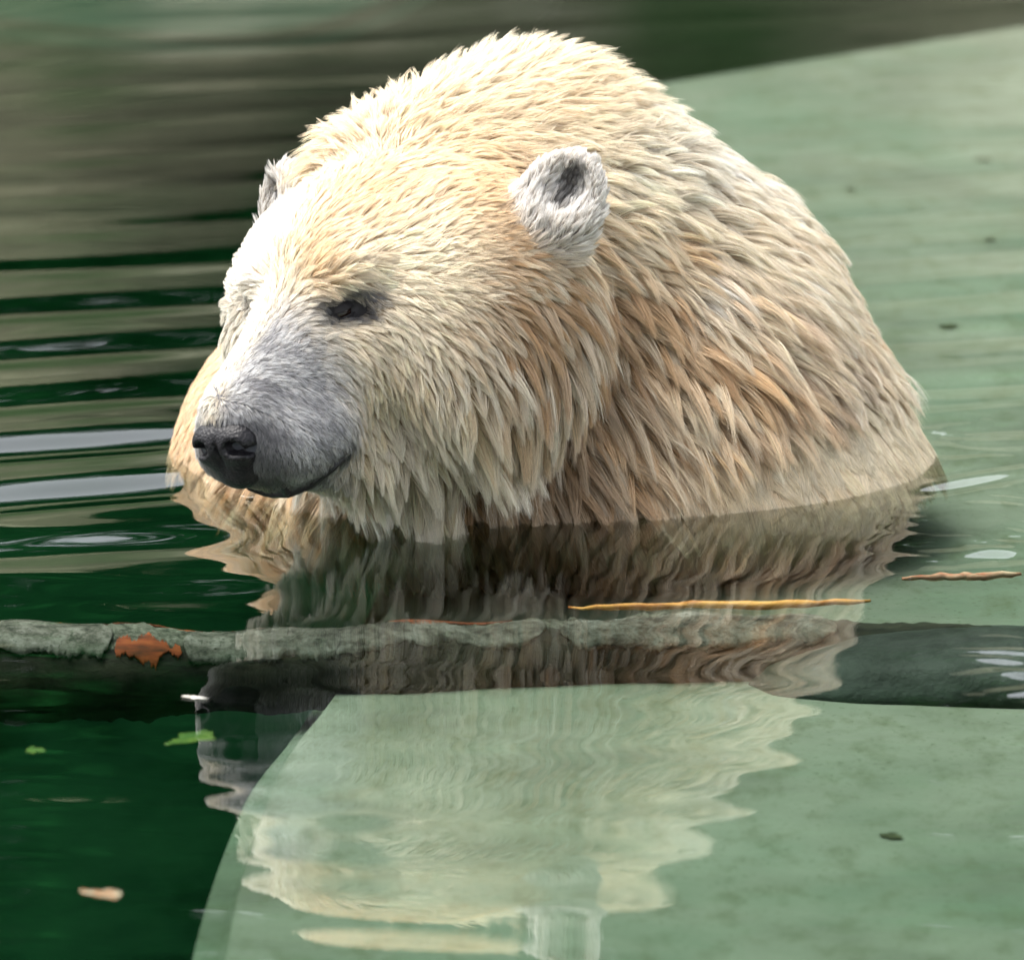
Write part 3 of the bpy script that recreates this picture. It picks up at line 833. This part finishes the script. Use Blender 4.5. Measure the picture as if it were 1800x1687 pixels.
leaf('floating_leaf', 178, 1572, 0.001, 0.028, 0.026, 10, m_curl, 'curled orange and white leaf floating alone on the dark green water', curl=0.5)
leaf('floating_petal', 337, 1226, 0.002, 0.006, 0.016, 70, m_petal, 'tiny white petal floating over the dark sunken log', 'petal', 0.6)
leaf('sunken_leaf', 330, 1298, -0.02, 0.055, 0.024, 55, m_green, 'green leaf blade under the water in front of the log', curl=0.1)
leaf('floating_leaf', 63, 1321, 0.001, 0.014, 0.018, 5, m_green, 'small yellow green leaf scrap floating in front of the log', curl=0.2)
for k, (u, v, ln) in enumerate([(1729, 281, 0.015), (1738, 420, 0.013), (1671, 573, 0.020), (1493, 331, 0.012), (1570, 1468, 0.018)]):
    o = leaf('sodden_leaf', u, v, WL(u, v)[2] + 0.0015, ln, ln * 0.9, 10 * k + 25, m_dark, ['small dark sodden leaf lying on the pale ledge far behind the bear', 'small dark sodden leaf lying on the pale ledge far behind the bear', 'largest dark sodden leaf lying beside the flank of the bear', 'faintest tiny dark leaf close above the back of the bear', 'single dark sodden leaf lying on the ledge in front of the log'][k])
    o['group'] = 'sodden leaves on the ledge'; o.scale.z = 0.25
leaf('floating_feather', 442, 874, 0.002, 0.008, 0.020, 60, m_petal, 'tiny white feather on the water under the chin of the bear', 'feather', 0.4)

# ------------------------------------------------------------------ far bank: rock, shrubs (seen mirrored in the water)
bx_, by_ = np.meshgrid(np.linspace(-16, 16, 130), np.linspace(0, 7, 50), indexing='ij')
pb3 = np.stack([bx_, by_, bx_ * 0], -1)
bz = -0.9 + 2.9 * sstep(0, 1.9, by_ + 0.35 * wob(pb3, 1.1, 51)) + 0.8 * sstep(1.5, 7, by_) + 0.22 * wob(pb3, 2.4, 52) + 0.10 * wob(pb3, 6, 53)
I = np.arange(bx_.size).reshape(bx_.shape)
bq2 = np.stack([I[:-1, :-1], I[1:, :-1], I[1:, 1:], I[:-1, 1:]], -1).reshape(-1, 4)
km = NT('bank_rock'); oc = coords(km)
n1 = km.noise(km.mapping(oc, (0.6, 1, 2.2)), 1.4, 6, 0.65); n2 = km.noise(oc, 0.7, 4)
c = km.ramp(n1, [(0.32, (0.08, 0.085, 0.05)), (0.5, (0.21, 0.21, 0.13)), (0.7, (0.42, 0.41, 0.30))])
c = km.mix(km.ramp(n2, [(0.48, (0, 0, 0)), (0.62, (0.85, 0.85, 0.85))]), c, (0.035, 0.075, 0.02))
km.principled(c, 0.95, n1, 0.15, 0.7)
bank = link('far_bank', mesh_np('far_bank', np.stack([bx_, by_ + 8.6, bz], -1).reshape(-1, 3), bq2), km.m)
tag(bank, 'rocky mossy bank behind the pool', 'bank', kind='structure')

sm = NT('shrub_leaf'); at_ = sm.n('Attribute', attribute_name='shade')
sp = sm.n('BsdfDiffuse'); sm.l(at_.outputs['Color'], sp.inputs[0]); st_ = sm.n('BsdfTranslucent'); sm.l(at_.outputs['Color'], st_.inputs[0])
sx = sm.n('MixShader'); sx.inputs[0].default_value = 0.3; sm.l(sp.outputs[0], sx.inputs[1]); sm.l(st_.outputs[0], sx.inputs[2]); sm.l(sx.outputs[0], sm.out.inputs[0])
stem = NT('shrub_stem'); stem.principled((0.06, 0.045, 0.03), 0.9)
def shrub(i, loc, rad, base, label):
    r = np.random.default_rng(100 + i); n = 3400
    o = bpy.data.objects.new('bank_shrub', None); COL.objects.link(o); o.location = loc
    tag(o, label, 'shrub', 'shrubs on the far bank')
    d = r.normal(size=(n, 3)); d /= np.linalg.norm(d, axis=1, keepdims=True)
    lump = 1 + 0.22 * wob(d, 3, 200 + i) + 0.1 * wob(d, 8, 230 + i)
    c = d * (lump * r.uniform(0.45, 1.0, n) ** 0.5)[:, None] * rad + np.array([0, 0, rad[2] * 0.9])
    a = r.normal(size=(n, 3)); a /= np.linalg.norm(a, axis=1, keepdims=True); b = np.cross(a, r.normal(size=(n, 3))); b /= np.linalg.norm(b, axis=1, keepdims=True)
    s = r.uniform(0.05, 0.11, n)[:, None]
    V = np.stack([c - a * s, c + b * s * 0.5, c + a * s, c - b * s * 0.5], 1).reshape(-1, 3)
    me = mesh_np('foliage', V, np.arange(4 * n).reshape(n, 4))
    cc = np.repeat(np.c_[np.array(base) * r.uniform(0.55, 1.5, (n, 1)), np.ones(n)], 4, 0).astype(np.float32)
    me.attributes.new('shade', 'FLOAT_COLOR', 'POINT').data.foreach_set('color', cc.ravel())
    f = link('foliage', me, sm.m, o, smooth=False); f['kind'] = 'stuff'
    link('stem', tube([(0, 0, -0.3), (0.03, 0, rad[2] * 0.5), (0, 0.04, rad[2] * 1.1)], [0.05, 0.035, 0.015], 7, 0.05, i), stem.m, o)
kinds = ['dark green rounded shrub on the far bank, mirrored in the water', 'mid green loose shrub on the far bank, mirrored in the water', 'bright yellow green shrub on the far bank, mirrored in the water']
bases = [(0.008, 0.060, 0.014), (0.020, 0.090, 0.016), (0.09, 0.20, 0.03)]
for i in range(22):
    x = -9.5 + i * 0.9 + 0.25 * math.sin(i * 7.1); y = 10.3 + 0.6 * math.sin(i * 3.7) + (0.7 if i % 2 else 0)
    kd_ = 2 if i in (8, 15) else (1 if i % 3 == 0 else 0)
    r = 0.75 + 0.18 * math.sin(i * 5.3)
    shrub(i, (x, y, 1.75), np.array([r * 0.95, r * 0.8, r * 1.38]) * (0.75 if kd_ == 2 else 1), bases[kd_], kinds[kd_])
